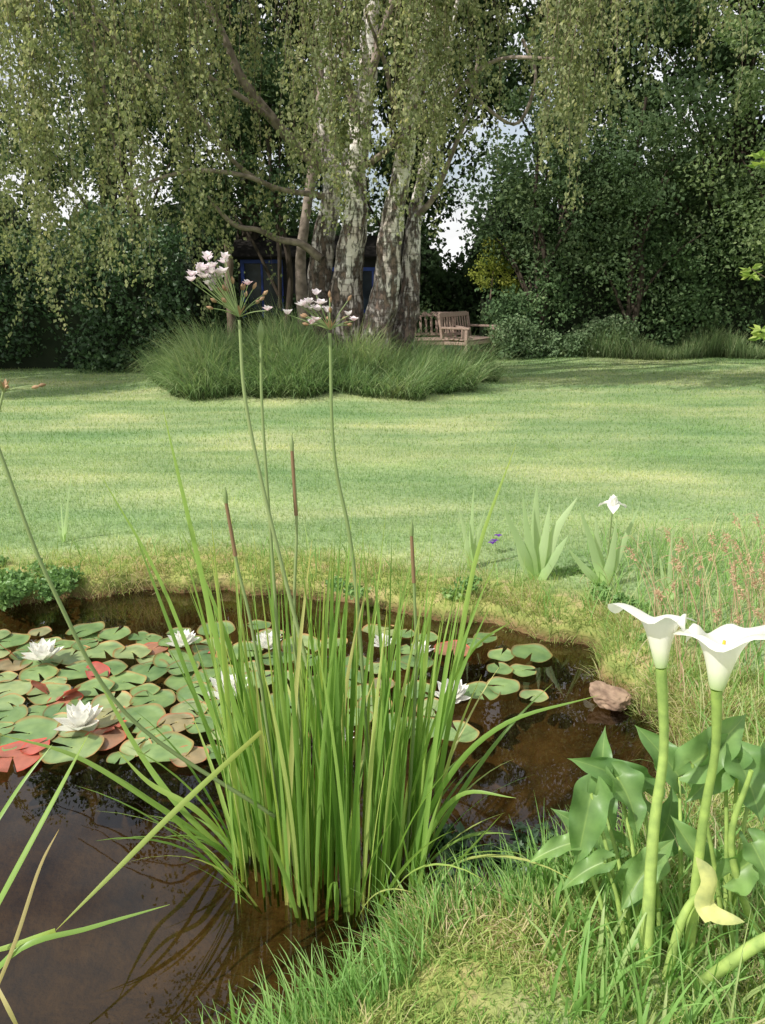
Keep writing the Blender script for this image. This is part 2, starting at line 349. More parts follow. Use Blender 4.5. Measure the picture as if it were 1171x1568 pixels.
nt.links.new(fis2,b.inputs['Height']); nt.links.new(b.outputs[0],p.inputs['Normal']); nt.links.new(p.outputs[0],out.inputs[0]); BARK=m
TWIG=plain('twig_bark',(.2,.15,.11),.8,(.12,.085,.06),6,.3)
DBARK=plain('dark_bark',(.075,.06,.045),.9,(.04,.032,.025),6,.4,(3,3,.7),.1)
LIMB=plain('limb_bark',(.33,.265,.22),.85,(.13,.10,.08),9,.3)
birch=empty('birch_tree')
def trunk(l,w,y,name,up,par=birch,mat=BARK):
    ac=Acc(); q=[D(a,b_,y+dy) for a,b_,dy in l]
    q.insert(0,np.array([q[0][0],q[0][1],0.0]))
    w=[v*1.06 for v in w]
    rr=[w[0]*.5/102*1.25]+[v*.5/102 for v in w]
    for u in up: q.append(np.array(u)); rr.append(max(.02,rr[-1]*.62))
    tube(ac,q,rr,110,24,rough=.26,rs=4)
    return ac.obj(name,mat,True,par)
trunk([(506,525,0),(490,440,0),(497,360,.05),(509,290,.1),(496,200,.2),(506,100,.2),(478,0,.2)],[44,35,30,26,23,20,16],12.7,'trunk_1',[(-1.3,12.9,6.6),(-1.7,12.8,9.),(-1.8,13,12.)])
trunk([(533,535,0),(530,440,0),(543,330,0),(541,260,0),(549,200,0),(562,120,0),(567,50,0)],[52,42,35,33,29,26,22],12.3,'trunk_2',[(0,12.3,6.5),(.1,12.4,9.),(.2,12.5,12.5)])
trunk([(574,530,0),(592,430,0),(603,330,0),(622,220,0),(634,130,0),(655,50,0)],[44,36,31,24,19,16],12.0,'trunk_3',[(.9,12.2,6.8),(1.2,12.,9.),(1.3,12,11.5)])
trunk([(614,540,0),(628,440,.1),(634,335,.2),(652,250,.3),(668,180,.4)],[36,28,22,16,12],12.8,'trunk_4',[(1.1,13.3,5.5),(1.5,13.5,7.5)])
trunk([(466,500,0),(460,400,0),(478,260,0),(488,160,0)],[20,16,12,10],13.4,'trunk_5',[(-.8,13.6,6),(-.6,13.7,8)],mat=LIMB)
e=empty('hazel_stump'); trunk([(353,480,0),(349,440,0),(351,400,0),(345,372,-.1)],[15,13,12,7],14.2,'stem',[],e,TWIG)
br=Acc()
def branch(l,y,w): tube(br,[D(a,b_,y+dy) for a,b_,dy in l],[v*.5/100 for v in w],26,7,rough=.1,rs=5)
branch([(445,215,0),(395,155,-.2),(365,110,-.3),(340,50,-.4),(300,-30,-.5)],12.4,[16,14,12,10,8])
branch([(500,260,0),(470,240,0),(440,208,0)],12.5,[17,16,16])
branch([(420,185,0),(370,150,-.4),(330,125,-.6),(290,90,-.8)],12.3,[10,8,6,4])
branch([(490,395,0),(462,374,-.1),(425,366,-.2),(395,352,-.3),(362,346,-.4),(335,322,-.5),(318,300,-.6)],12.5,[13,11,9,8,7,6,3])
branch([(495,300,0),(430,290,-.5),(370,268,-.9),(290,262,-1.2),(215,285,-1.4),(190,310,-1.5)],12.4,[9,7,6,5,4,3])
branch([(420,290,0),(360,250,-.5),(300,170,-.9),(230,120,-1.3),(150,30,-1.7)],12.2,[7,6,6,5,4])
branch([(550,260,0),(580,240,-.2),(610,215,-.3),(640,200,-.5),(700,140,-.8),(760,92,-1.2),(850,90,-1.5)],12.2,[9,9,8,7,6,5,4])
branch([(565,120,0),(580,70,0),(600,0,0),(620,-60,0)],12.2,[13,12,10,8])
branch([(548,190,0),(530,120,-.1),(528,60,-.2),(515,-30,-.2)],12.2,[13,12,10,8])
branch([(625,200,0),(600,150,-.2),(590,100,-.3),(560,20,-.4)],12.1,[8,7,6,4])
branch([(640,330,0),(665,300,0),(690,240,0),(720,160,0),(735,60,0)],12.9,[9,8,7,6,5])
branch([(800,60,0),(820,120,-.2),(790,190,-.3),(730,150,-.4),(715,110,-.4)],12.0,[4,5,5,4,3])
branch([(60,-40,0),(140,60,0),(170,200,0),(200,330,0)],12.0,[7,6,5,3])
# weeping curtains
lf=Acc(); tw=Acc()
curt=[(-90,30,440,11.2,28),(15,60,430,10.6,14),(60,140,300,11.4,8),(115,165,440,10.8,12),(185,235,430,10.8,13),(-60,120,230,10.2,12),(150,260,90,11.,10),(240,300,270,10.8,28),(250,400,400,11.8,12),(300,440,130,11.8,10),(448,540,290,10.9,38),(455,500,370,11.3,4),(540,640,90,10.7,14),(600,705,285,10.8,40),(640,690,370,11.8,4),(700,800,90,11.2,13),(690,790,280,12.6,4),(835,890,225,10.6,28),(885,945,180,10.9,22),(930,1010,90,10.4,10),(1000,1180,90,11,14),(-150,1300,10,10.6,60)]
for x0,x1,yb,yy,n in curt:
    ztop=min(8.5,D(0,-40,yy)[2]+.9)
    xa=D(x0,0,yy)[0]; xb=D(x1,0,yy)[0]; xm=(xa+xb)/2
    tube(br,[np.array([-.3,12.3,5.8]),np.array([xm*.45-.1,11.8,7.]),np.array([xm*.8,yy+.3,7.3]),np.array([xm+np.sign(xm)*.5,yy,6.3])],[.045,.035,.02,.006],20,6)
    for i in range(n):
        g=rng.random()
        x=rng.uniform(xa,xb); y=yy+rng.normal(0,.35); top=ztop+rng.uniform(-.9,.6)
        bot=D(0,yb+rng.normal(-25,55)-(50*abs(x-xm)/(xb-xa+.01)),yy)[2]
        if top-bot<.8: continue
        dx,dy=rng.normal(0,.22,2); k=6
        zz=np.linspace(top,bot,k); f=np.linspace(0,1,k)
        Q=np.stack([x+dx*f**.5+rng.normal(0,.045,k),y+dy*f**.5+rng.normal(0,.045,k),zz],-1)
        tube(tw,Q,[.006,.004,.003,.002,.001],8,3)
        L=top-bot; nl=int(L*50); s=rng.random(nl); 
        s=s+.025*np.sin(s*L*9+g*20); s=np.clip(s,0,1)
        C=np.stack([np.interp(s,f,Q[:,j]) for j in range(3)],-1)
        spread=.025+.06*rng.random(nl)
        C+=rng.normal(0,1,(nl,3))*spread[:,None]; 
        a=rng.normal(0,.65,(nl,3)); a[:,2]-=1
        lf.add(*leaves(C,U(.035,.07,nl),a=a,asp=.37,rnd=np.clip(.5*g+.5*rng.random(nl),0,1)))
        for sidei in range(int(L*1.7)):
            s0=rng.random(); o=np.array([np.interp(s0,f,Q[:,j]) for j in range(3)]); an=rng.uniform(0,6.28); LL=rng.uniform(.15,.45); ow=rng.uniform(.1,.32)
            m_=14; uu=rng.random(m_); C=o+np.stack([math.cos(an)*ow*uu**.5,math.sin(an)*ow*uu**.5,-LL*uu],-1)+rng.normal(0,.018,(m_,3))
            a=rng.normal(0,.5,(m_,3)); a[:,2]-=1
            lf.add(*leaves(C,U(.035,.065,m_),a=a,asp=.37,rnd=np.clip(.5*g+.5*rng.random(m_),0,1)))
K=80; cc=np.stack([rng.normal(0,2.8,K),12.3+rng.normal(0,1.2,K),U(6.8,13.5,K)],-1)
cloud(lf,cc,.65,100,.1,flat=1.2,droop=1)
BL=leafmat('birch_leaves',[(0,(.15,.18,.095)),(.5,(.26,.29,.155)),(.85,(.43,.43,.235)),(1,(.52,.46,.27))],.45,.45,0)
lf.obj('foliage',BL,parent=birch); tw.obj('hanging_twigs',TWIG,parent=birch); br.obj('branches',LIMB,True,birch)
# ---------- background trees
def bgtree(name,x,y,h,rx,ry,z0,nclump,per,size,stops,trunk_r=.18,trans=.35,cr=.75):
    e=empty(name); a=Acc(); q=[np.array([x,y,0]),np.array([x+.2,y,h*.3]),np.array([x-.1,y+.1,h*.6]),np.array([x,y,h*.9])]
    tube(a,q,[trunk_r*1.2,trunk_r,trunk_r*.6,.03],24,10,rough=.12)
    d=unit(rng.normal(0,1,(nclump,3)))*(rng.random((nclump,1))**.42)
    zc=(h+z0)/2; cc=np.array([x,y,zc])+d*np.array([rx,ry,(h-z0)/2])
    for i in range(0,nclump,5):
        s=np.clip((cc[i,2]-1)/h*.8,.15,.85); o=np.array([x,y,s*h*.75])
        tube(a,[o,(o+cc[i])/2+np.array([0,0,.25]),cc[i]],[.04,.025,.01],8,5)
    a.obj('trunk_and_limbs',DBARK,True,e)
    l=Acc(); cloud(l,cc,U(.55,1.25,nclump)*cr,per,size); l.obj('foliage',leafmat(name+'_leaves',stops,trans,.5,0),parent=e)
dark=[(0,(.03,.052,.026)),(.6,(.058,.095,.044)),(1,(.105,.145,.07))]
mid=[(0,(.065,.105,.055)),(.6,(.12,.18,.088)),(1,(.22,.28,.14))]
lite=[(0,(.12,.175,.085)),(.6,(.2,.275,.13)),(1,(.33,.40,.19))]
bgtree('broadleaf_tree',-10.0,18.5,12.5,3.2,2.4,1.4,60,240,.14,mid)
bgtree('broadleaf_tree',-6.4,19.5,13.5,2.7,2.4,2.0,52,240,.14,dark)
bgtree('broadleaf_tree',-3.0,18.2,13,2.7,2.0,2.2,130,270,.13,dark)
bgtree('broadleaf_tree',.4,19.4,13.5,2.8,2.2,2.6,125,270,.14,dark)
bgtree('broadleaf_tree',4.0,19.2,13,2.6,2.2,2.2,100,270,.14,mid)
bgtree('broadleaf_tree',7.2,17.8,13,3.0,2.2,1.0,160,280,.13,mid)
bgtree('broadleaf_tree',10.6,17.2,12,3.0,2.4,.8,110,280,.13,mid)
bgtree('broadleaf_tree',-11.2,9.8,11,3.0,2.6,2.5,60,200,.14,mid)  # off-frame tree, added to cast dappled shade over the left lawn
bgtree('small_tree',-4.6,15.6,6.2,1.8,1.3,2.0,34,240,.1,dark,.09,cr=.6)
bgtree('small_tree',-1.9,15.4,5.6,1.5,.9,1.7,30,240,.1,dark,.06,cr=.55)
bgtree('small_tree',3.2,17.3,5.2,1.5,1.2,1.5,38,220,.1,mid,.07,cr=.6)
bgtree('small_tree',5.0,16.8,5.4,1.6,1.0,1.1,42,230,.095,mid,.06,cr=.6)
bgtree('small_tree',7.6,15.8,6.0,1.6,1.0,1.5,42,230,.09,lite,.06,cr=.6)
bgtree('small_tree',6.7,12.2,8.2,2.1,1.2,3.0,46,240,.08,lite,.07,cr=.6)
# hedges and shrubs
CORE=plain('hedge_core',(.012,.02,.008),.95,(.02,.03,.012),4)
def mass(name,x0,x1,y0,y1,z0,z1f,n,size,stops,core=True,r=.35,per=60,spec=0,rough=.5):
    e=empty(name); l=Acc()
    K=n; x=U(x0,x1,K); y=y0+(y1-y0)*rng.random(K)**1.5; zt=z1f(x)
    z=z0+(zt-z0)*rng.random(K)**.8
    bulge=.25*np.sin(x*1.9)+.15*np.sin(x*4.3+z*2)
    cloud(l,np.stack([x,y+bulge,z],-1),r,per,size,flat=.9,droop=.1,asp=.36)
    l.obj('foliage',leafmat(name+'_leaves',stops,.2,rough,spec),parent=e)
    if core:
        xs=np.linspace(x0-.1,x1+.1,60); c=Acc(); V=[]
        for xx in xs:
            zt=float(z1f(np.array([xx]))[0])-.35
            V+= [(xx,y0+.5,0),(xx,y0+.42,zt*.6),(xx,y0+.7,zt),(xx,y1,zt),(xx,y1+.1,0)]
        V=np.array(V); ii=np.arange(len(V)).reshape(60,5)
        c.add(V,np.stack([ii[:-1,:-1],ii[1:,:-1],ii[1:,1:],ii[:-1,1:]],-1).reshape(-1,4)); c.obj('inner_core',CORE,parent=e)  # added solid dark core behind the leaves, blocks see-through
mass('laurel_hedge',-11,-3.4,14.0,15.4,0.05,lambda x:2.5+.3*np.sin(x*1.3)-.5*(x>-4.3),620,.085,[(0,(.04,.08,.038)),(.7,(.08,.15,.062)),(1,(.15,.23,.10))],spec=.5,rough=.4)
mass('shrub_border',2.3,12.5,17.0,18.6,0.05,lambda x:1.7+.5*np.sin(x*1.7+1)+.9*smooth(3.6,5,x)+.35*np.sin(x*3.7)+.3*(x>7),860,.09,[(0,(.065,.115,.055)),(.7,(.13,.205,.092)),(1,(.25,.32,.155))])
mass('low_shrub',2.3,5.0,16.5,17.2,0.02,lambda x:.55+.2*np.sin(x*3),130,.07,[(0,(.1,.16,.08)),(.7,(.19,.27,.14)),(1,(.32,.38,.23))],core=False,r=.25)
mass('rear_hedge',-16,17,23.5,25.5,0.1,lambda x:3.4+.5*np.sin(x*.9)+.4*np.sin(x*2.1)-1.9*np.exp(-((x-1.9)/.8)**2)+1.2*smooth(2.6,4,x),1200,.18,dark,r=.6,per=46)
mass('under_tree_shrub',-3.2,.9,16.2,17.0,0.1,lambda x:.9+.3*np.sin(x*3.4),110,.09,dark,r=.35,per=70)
e=empty('rhododendron_shrub'); a=Acc(); RM=leafmat('rhododendron_leaves',[(0,(.2,.32,.07)),(1,(.42,.5,.14))],.4,.35,.4)
ends=[(1165,240),(1150,412),(1165,505)]
for i in range(30):
    px,py=ends[i] if i<3 else (rng.uniform(1190,1420),rng.uniform(130,540))
    c=D(px,py,rng.uniform(9.9,10.3) if i<3 else rng.uniform(10.2,11.5))
    for h_ in range(2):
        n=9; ph=np.linspace(0,6.28,n)+rng.random()*3; dr=np.stack([np.cos(ph),np.sin(ph),U(-.35,.6,n)],-1)
        a.add(*leaves(c+unit(dr)*.075-[0,0,h_*.08],U(.13,.19,n),a=dr,asp=.22,rnd=rng.random(n)))
a.obj('leaves',RM,parent=e); a=Acc(); B0=np.array([6.9,11.0,0])
for i in range(9): 
    c=D(rng.uniform(1190,1380),rng.uniform(150,420),10.8); tube(a,[B0,(B0+c)/2+[.3,0,.3],c],[.03,.02,.008],10,5)
for px,py in ends:
    c=D(px,py,10.1); tube(a,[B0,(B0+c)/2+[.25,0,.1],c],[.02,.012,.005],10,5)
a.obj('stems',TWIG,parent=e)
e=empty('golden_shrub'); a=Acc(); c0=D(755,415,18.0)
K=20; cloud(a,c0+rng.normal(0,1,(K,3)).clip(-1.4,1.4)*np.array([.28,.2,.42]),.24,90,.065,droop=0)
a.obj('foliage',leafmat('golden_leaves',[(0,(.22,.28,.06)),(1,(.5,.5,.13))],.5,.5,0),parent=e)
a=Acc(); tube(a,[np.array([c0[0],18.,0]),np.array([c0[0]-.05,18.,.8]),c0],[.04,.03,.015],8,6)
a.obj('stems',TWIG,True,e)
# ---------- shed
e=empty('garden_shed'); DW=plain('shed_boards',(.02,.018,.017),.8,(.012,.011,.011),6,.2,(1,1,8)); BLUE=plain('blue_paint',(.03,.06,.28),.5,(.02,.045,.2))
a=Acc(); sx0,sx1=-3.0,.3; box(a,((sx0+sx1)/2,18.2,1.0),(sx1-sx0,1.6,2.0)); 
a.obj('walls',DW,parent=e)
a=Acc(); 
for s in(-1,1): box(a,((sx0+sx1)/2,18.2+s*.45,2.2),(sx1-sx0+.3,1.1,.05),tilt=-s*.42)
a.obj('roof',plain('roof_felt',(.022,.02,.018),.95,spec=.1),parent=e)
a=Acc()
for x0,w,z0,h in[(-2.5,.8,0.1,1.8),(-1.0,.7,.9,.85),(-.2,.6,.9,.85)]:
    for q,dm in(((x0-w/2,z0+h/2),(.07,h)),((x0+w/2,z0+h/2),(.07,h)),((x0,z0+h),(w+.07,.07)),((x0,z0),(w+.07,.07)),((x0,z0+h/2),(.04,h-.08))):
        box(a,(q[0],17.37 if dm[0]!=w+.07 else 17.365,q[1]),(dm[0],.05,dm[1]))
a.obj('window_and_door_frames',BLUE,parent=e)
a=Acc()
for x0,w,z0,h in[(-2.5,.8,0.1,1.8),(-1.0,.7,.9,.85),(-.2,.6,.9,.85)]: box(a,(x0,17.39,z0+h/2),(w-.08,.01,h-.08))
g=plain('shed_glass',(.02,.03,.04),.15); a.obj('glazing',g,parent=e)
# ---------- benches
WOOD=plain('bench_wood',(.38,.28,.23),.75,(.27,.185,.15),10,.2,(1,6,6))
def bench(loc,rot,L=1.4):
    a=Acc()
    for s in(-1,1):
        x=s*(L/2-.04)
        box(a,(x,-.25,.31),(.06,.06,.62)); box(a,(x,.25,.22),(.06,.06,.44)); box(a,(x,.31,.66),(.058,.05,.5),tilt=-.18)
        box(a,(x,-.02,.645),(.075,.6,.04)); box(a,(x,0,.36),(.045,.46,.06)); box(a,(x,0,.14),(.04,.46,.04))
    for i in range(5): box(a,(0,-.24+i*.11,.42+.004*i),(L-.14,.085,.025))
    box(a,(0,-.26,.36),(L-.14,.03,.07)); box(a,(0,.26,.36),(L-.14,.03,.07))
    box(a,(0,.353,.88),(L-.13,.035,.09),tilt=-.18); box(a,(0,.283,.5),(L-.13,.035,.06),tilt=-.18)
    for i in range(int(L/.11)): box(a,(-L/2+.13+i*.11,.317,.69),(.045,.02,.32),tilt=-.18)
    o=a.obj('wooden_bench',WOOD); o.location=loc; o.rotation_euler=(0,0,rot)
    md=o.modifiers.new('b','BEVEL'); md.width=.006
bench(tuple(G(715,550,0)-[0,.2,0]),rad(58),1.3); b1=G(652,540,0); bench((b1[0],16.0,0),rad(12),1.2)
# ---------- water lily pads
pads=empty('water_lily')
m,nt,out=nmat('lily_pad'); c=ramp(nt,attr(nt,'rnd'),[(0,(.13,.22,.085)),(.5,(.22,.33,.13)),(.8,(.31,.37,.18)),(.9,(.32,.23,.14)),(1,(.44,.12,.09))])
c=mixc(nt,1.,c,ramp(nt,noisen(nt,14),[(.3,(.65,.72,.72)),(.7,(1.25,1.18,1.1))]),'MULTIPLY')
tc=ramp(nt,attr(nt,'tt'),[(0,(1.25,1.2,.9)),(.15,(1,1,1)),(.88,(1,1,1)),(1,(1.5,.6,.5))]); c=mixc(nt,1.,c,tc,'MULTIPLY')
finish_leaf(nt,out,c,.12,.27,.6); PM=m
a=Acc(); placed=[]
def pad(c,r,R,th,tilt=0.,lift=0.):
    n=30; gap=.16; ph=np.linspace(gap,2*math.pi-gap,n); rings=np.array([.03,.3,.6,.9,1.0]); V=[];T=[]
    wob=1+.03*np.sin(ph*3+th)
    tx,ty=rng.normal(0,tilt,2)
    for k in rings:
        x=r*k*np.cos(ph+th)*wob; y=r*k*np.sin(ph+th)*wob
        z=.003*math.sin(k*5)+ (r*.08*k**8)*(1+.7*np.sin(ph*4+th*2))+x*tx+y*ty
        V.append(np.stack([c[0]+x,c[1]+y,c[2]+lift+z],-1)); T+= [k]*n
    V=np.array(V); ii=np.arange(len(rings)*n).reshape(len(rings),n)
    a.add(V.reshape(-1,3),np.stack([ii[:-1,:-1],ii[1:,:-1],ii[1:,1:],ii[:-1,1:]],-1).reshape(-1,4),R,T)
man=[(215,1105,.10,.3),(45,1128,.11,.3),(20,1165,.10,.98),(15,1148,.08,.4),(75,1065,.085,.6),(110,1150,.11,.6),(160,1135,.08,.93),(190,1047,.09,.5),(120,1030,.09,.4),(15,985,.09,.5),(160,1000,.09,.6),(235,1075,.09,.35),(270,1110,.07,.87),(60,1035,.08,.45),(330,1040,.1,.4),(300,1065,.08,.5),(100,1075,.07,.95),(15,1060,.09,.7),(285,1045,.09,.3),(700,1125,.08,.5),(770,1055,.07,.5),(800,1030,.06,.45),(735,1062,.08,.3),(640,1060,.07,.4),(600,1110,.07,.4),(555,1065,.07,.5),(10,1100,.08,.3),(20,1020,.08,.88)]
for x,y,r,R in man:
    c=G(x,y,WL); placed.append((c[0],c[1],r)); pad(c,r,R,rng.uniform(0,6.28),.03,.006+rng.uniform(0,.008))
tries=0
regs=[((-120,330),(968,1165)),((320,820),(962,1080)),((-120,330),(968,1165)),((330,720),(1040,1135)),((-100,340),(975,1120))]
while tries<2600 and len(placed)<142:
    tries+=1; rg=regs[tries%5]; x=rng.uniform(*rg[0]); y=rng.uniform(*rg[1])
    c=G(x,y,WL); r=rng.uniform(.05,.1)
    if sdist(np.array([c[0]]),np.array([c[1]]))[0]>-.16: continue
    if x>700 and y>1075: continue
    if x>430 and noise.noise(Vector((c[0]*3,c[1]*3,4)))<-.05: continue
    k_=.62 if x<340 else .8
    if any(math.hypot(c[0]-q[0],c[1]-q[1])<(r+q[2])*k_ for q in placed): continue
    placed.append((c[0],c[1],r)); pad(c,r,rng.choice([rng.uniform(0,.82),rng.uniform(.84,.95)],p=[.9,.1]),rng.uniform(0,6.28),.04,.004+rng.uniform(0,.014))
for x,y in[(70,1062),(105,1070),(150,1035),(330,1010),(20,1008),(175,1120),(55,1150)]:
    c=G(x,y,WL); pad(c,.05,1.,rng.uniform(0,6.28),.4,.02)
a.obj('lily_pads',PM,True,pads)
WH=leafmat('white_petal',[(0,(.88,.87,.82)),(1,(.92,.91,.87))],.4,.5,.3,tint=(1,1,.95)); YE=plain('yellow_stamen',(.85,.55,.06),.6)
a=Acc(); st=Acc()
def petal(acc,o,az,el,L,W,curl,R=.5,n=7):
    t=np.linspace(0,1,n); e=el+curl*t; dl=L/(n-1)
    hx=np.concatenate([[0],np.cumsum(np.cos(e[1:])*dl)]); hz=np.concatenate([[0],np.cumsum(np.sin(e[1:])*dl)])
    C=np.stack([o[0]+hx*math.cos(az),o[1]+hx*math.sin(az),o[2]+hz],-1); s=np.array([-math.sin(az),math.cos(az),0])
    w=W/2*np.sin(np.pi*(t*.82+.12))**.8*(1-t**6)+.0005
    nn=np.stack([-np.sin(e)*math.cos(az),-np.sin(e)*math.sin(az),np.cos(e)],-1)
    V=np.stack([C-s*w[:,None]+nn*w[:,None]*.45,C,C+s*w[:,None]+nn*w[:,None]*.45],1); ii=np.arange(n*3).reshape(n,3)
    acc.add(V,np.concatenate([np.stack([ii[:-1,j],ii[:-1,j+1],ii[1:,j+1],ii[1:,j]],-1) for j in(0,1)]),R,np.repeat(t,3))
for x,y,s in[(68,1020,.102),(125,1127,.108),(280,1000,.09),(350,1078,.112),(410,1002,.088),(690,1084,.1),(518,1148,.07),(645,1010,.065),(585,1000,.065)]:
    o=G(x,y,WL)+[0,0,.03]; ph0=rng.random()*6; tl=rng.normal(0,.1,2)
    for k,(el,nn_,ln) in enumerate([(.25,7,1.),(.55,7,1.),(.85,6,.94),(1.15,5,.82)]):
        for j in range(nn_): petal(a,o,ph0+k*.45+j*6.283/nn_+rng.normal(0,.08),el+rng.normal(0,.1),s*ln,s*.5,.5,rng.random())
    n=40; an=U(0,6.28,n); st.add(*blades(np.tile(o,(n,1)),s*.42,.003,an,U(.05,.6,n),-.3,S=2))
a.obj('flower_petals',WH,True,pads); st.obj('stamens',YE,parent=pads)
# ---------- reed clump
RD=leafmat('reed_leaves',[(0,(.15,.28,.065)),(.45,(.24,.40,.10)),(.8,(.37,.52,.15)),(.95,(.5,.57,.21)),(1,(.53,.44,.24))],.45,.38,.45,tstops=[(0,(.85,.78,.5)),(.25,(.95,1,.8)),(.9,(1.1,1.05,1)),(1,(1.3,1.1,.8))])
reed=empty('reed_clump'); a=Acc()
bc=G(505,1350,WL); n=270; nc=56
shoot=np.stack([bc[0]+.27*U(-1,1,nc),bc[1]+.05+.17*U(-1,1,nc)],-1)
si=rng.integers(0,nc,n); x=shoot[si,0]+rng.normal(0,.016,n); y=shoot[si,1]+rng.normal(0,.014,n)
rx=(x-bc[0])/.27; ry=(y-bc[1])/.2
out_=np.arctan2(ry*.5+rng.normal(0,.5,n),rx+rng.normal(0,.5,n)); rr=np.hypot(rx,ry)
L=U(.6,1.12,n); L=np.where(rng.random(n)<.4,L*.6,L)
a.add(*blades(np.stack([x,y,np.full(n,WL-.05)],-1),L,U(.008,.019,n),out_,.015+.065*rr*U(.1,1.4,n),U(0,.2,n)+.18*rr*(rng.random(n)<.3),S=9,fold=.35,p=3.5,twist=U(-1.5,1.5,n),rnd=np.clip(rng.random(n),0,1)*.98))
n=64; an=U(0,6.28,n)
a.add(*blades(np.stack([bc[0]+.25*np.cos(an),bc[1]+.04+.17*np.sin(an),np.full(n,WL-.04)],-1),U(.25,.7,n),U(.008,.015,n),an+rng.normal(0,.3,n),U(.2,.6,n),U(.3,1.3,n),S=10,fold=.35,p=3.5,twist=U(-.8,.8,n)))
def lv(l,w,R=.5): ribbon(a,[D(x_,y_,yy) for x_,y_,yy in l],w,20,R)
lv([(430,1320,1.95),(340,1130,1.92),(250,900,1.9),(150,720,1.9)],.016,.55)
lv([(400,1320,1.95),(330,1150,1.98),(260,960,2.0),(200,800,2.0)],.013,.3)
lv([(440,1330,1.95),(350,1050,1.9),(290,800,1.9),(248,620,1.9)],.016,.6)
lv([(620,1330,1.95),(690,1050,1.9),(730,850,1.9),(790,680,1.9)],.014,.8)
lv([(600,1330,1.95),(660,1120,1.85),(720,1000,1.8),(785,950,1.8)],.013,.6)
lv([(610,1350,1.9),(680,1200,1.8),(770,1110,1.75),(915,1065,1.75)],.015,.35)
lv([(620,1370,1.9),(660,1270,1.85),(710,1215,1.8),(790,1222,1.75)],.015,.5)
lv([(600,1370,1.85),(640,1370,1.8),(700,1320,1.75),(770,1245,1.75)],.014,.6)
lv([(560,1380,1.9),(640,1390,1.75),(680,1440,1.62)],.013,.7)
lv([(350,1310,2.0),(270,1230,2.0),(200,1130,2.05),(110,960,2.1)],.018,.55)
lv([(360,1300,2.0),(300,1240,1.95),(230,1200,1.95),(180,1150,1.95)],.018,.8)
lv([(350,1310,2.0),(250,1240,1.9),(120,1160,1.85),(0,1125,1.8)],.015,.6)
lv([(400,1120,1.7),(280,1230,1.6),(170,1340,1.5),(85,1425,1.42)],.014,.9)
lv([(85,1425,1.42),(30,1445,1.42),(-60,1470,1.4)],.014,.8)
lv([(-80,1590,1.3),(20,1460,1.35),(140,1420,1.4),(260,1385,1.45)],.012,.5)
lv([(-60,1490,1.35),(20,1340,1.45),(90,1210,1.55),(135,1125,1.6)],.014,.6)
lv([(-70,1360,1.5),(0,1250,1.6),(40,1190,1.65),(80,1140,1.7)],.013,.5)
lv([(30,1580,1.3),(10,1540,1.3),(-20,1480,1.35)],.012,.99)
lv([(-30,1570,1.3),(20,1450,1.35),(60,1330,1.4),(90,1270,1.42)],.008,1.)
lv([(520,1200,1.8),(530,1050,1.8),(560,900,1.8)],.010,.98)
lv([(380,1600,1.25),(395,1530,1.3)],.008,.3); lv([(360,1580,1.3),(350,1500,1.35)],.008,.3)
a.obj('leaves',RD,True,reed)
e=empty('flowering_rush'); STM=leafmat('rush_stem',[(0,(.2,.28,.1)),(1,(.28,.35,.15))],.1,.5); PK=leafmat('rush_flower',[(0,(.9,.8,.83)),(.6,(.92,.88,.9)),(1,(.78,.52,.58))],.4,.5,0,tint=(1,.97,1)); BR=leafmat('rush_bud',[(0,(.24,.15,.085)),(1,(.42,.27,.16))],.1,.6,.2)
s=Acc();f=Acc();bd=Acc()
def stem(l,w0,w1): tube(s,[D(x_,y_,yy) for x_,y_,yy in l],[w0,(w0+w1)/2,w1],24,7)
def umbel(c,nb,flw,scale=1.):
    for i in range(nb):
        an=rng.uniform(0,6.28); el=rng.uniform(.15,1.45); L=rng.uniform(.05,.085)*scale
        d_=np.array([math.cos(an)*math.cos(el),math.sin(an)*math.cos(el),math.sin(el)]); t_=c+d_*L
        tube(s,[c,c+d_*L*.5+[0,0,.004],t_],[.0012,.001,.001],6,4)
        if rng.random()<flw:
            for j in range(6): petal(f,t_,j*1.047+an,rng.uniform(.3,.8),.016,.012,.3,rng.random(),5)
        else:
            tube(bd,[t_-d_*.002,t_+d_*.006,t_+d_*.014],[.002,.005,.001],6,6)
    for j in range(4): petal(bd,c,j*1.6,.9,.03,.01,.2,.9,5)
stem([(560,1360,1.9),(440,900,1.9),(380,640,1.9),(366,490,1.9)],.006,.0035); umbel(D(366,485,1.9),18,.2)
stem([(575,1370,1.95),(545,900,1.95),(512,700,1.95),(505,510,1.95)],.006,.0035); umbel(D(505,505,1.95),16,.35)
for cx,cy,yy,nn_ in[(318,428,1.9,16),(472,470,1.95,11),(322,412,1.88,12)]:
    for i in range(nn_):
        t_=D(cx+rng.normal(0,11),cy+rng.normal(0,8),yy+rng.normal(0,.01)); 
        tube(s,[D(366 if cx<400 else 505,485 if cx<400 else 505,yy),t_],[.001,.001],4,4)
        for j in range(6): petal(f,t_,j*1.047+i,rng.uniform(.2,.9),.018,.015,.3,rng.random()*.7,5)
stem([(420,1250,1.85),(200,1100,1.75),(80,900,1.7),(-5,680,1.7)],.0055,.004)
stem([(-60,1000,1.7),(-30,760,1.7),(5,600,1.7)],.005,.0025); umbel(D(6,600,1.7),12,.35)
stem([(450,1340,1.95),(420,900,1.95),(402,640,1.95),(399,522,1.95)],.005,.003)
tube(s,[D(399,525,1.95),D(399,508,1.95),D(399,490,1.95)],[.004,.009,.001],10,8)
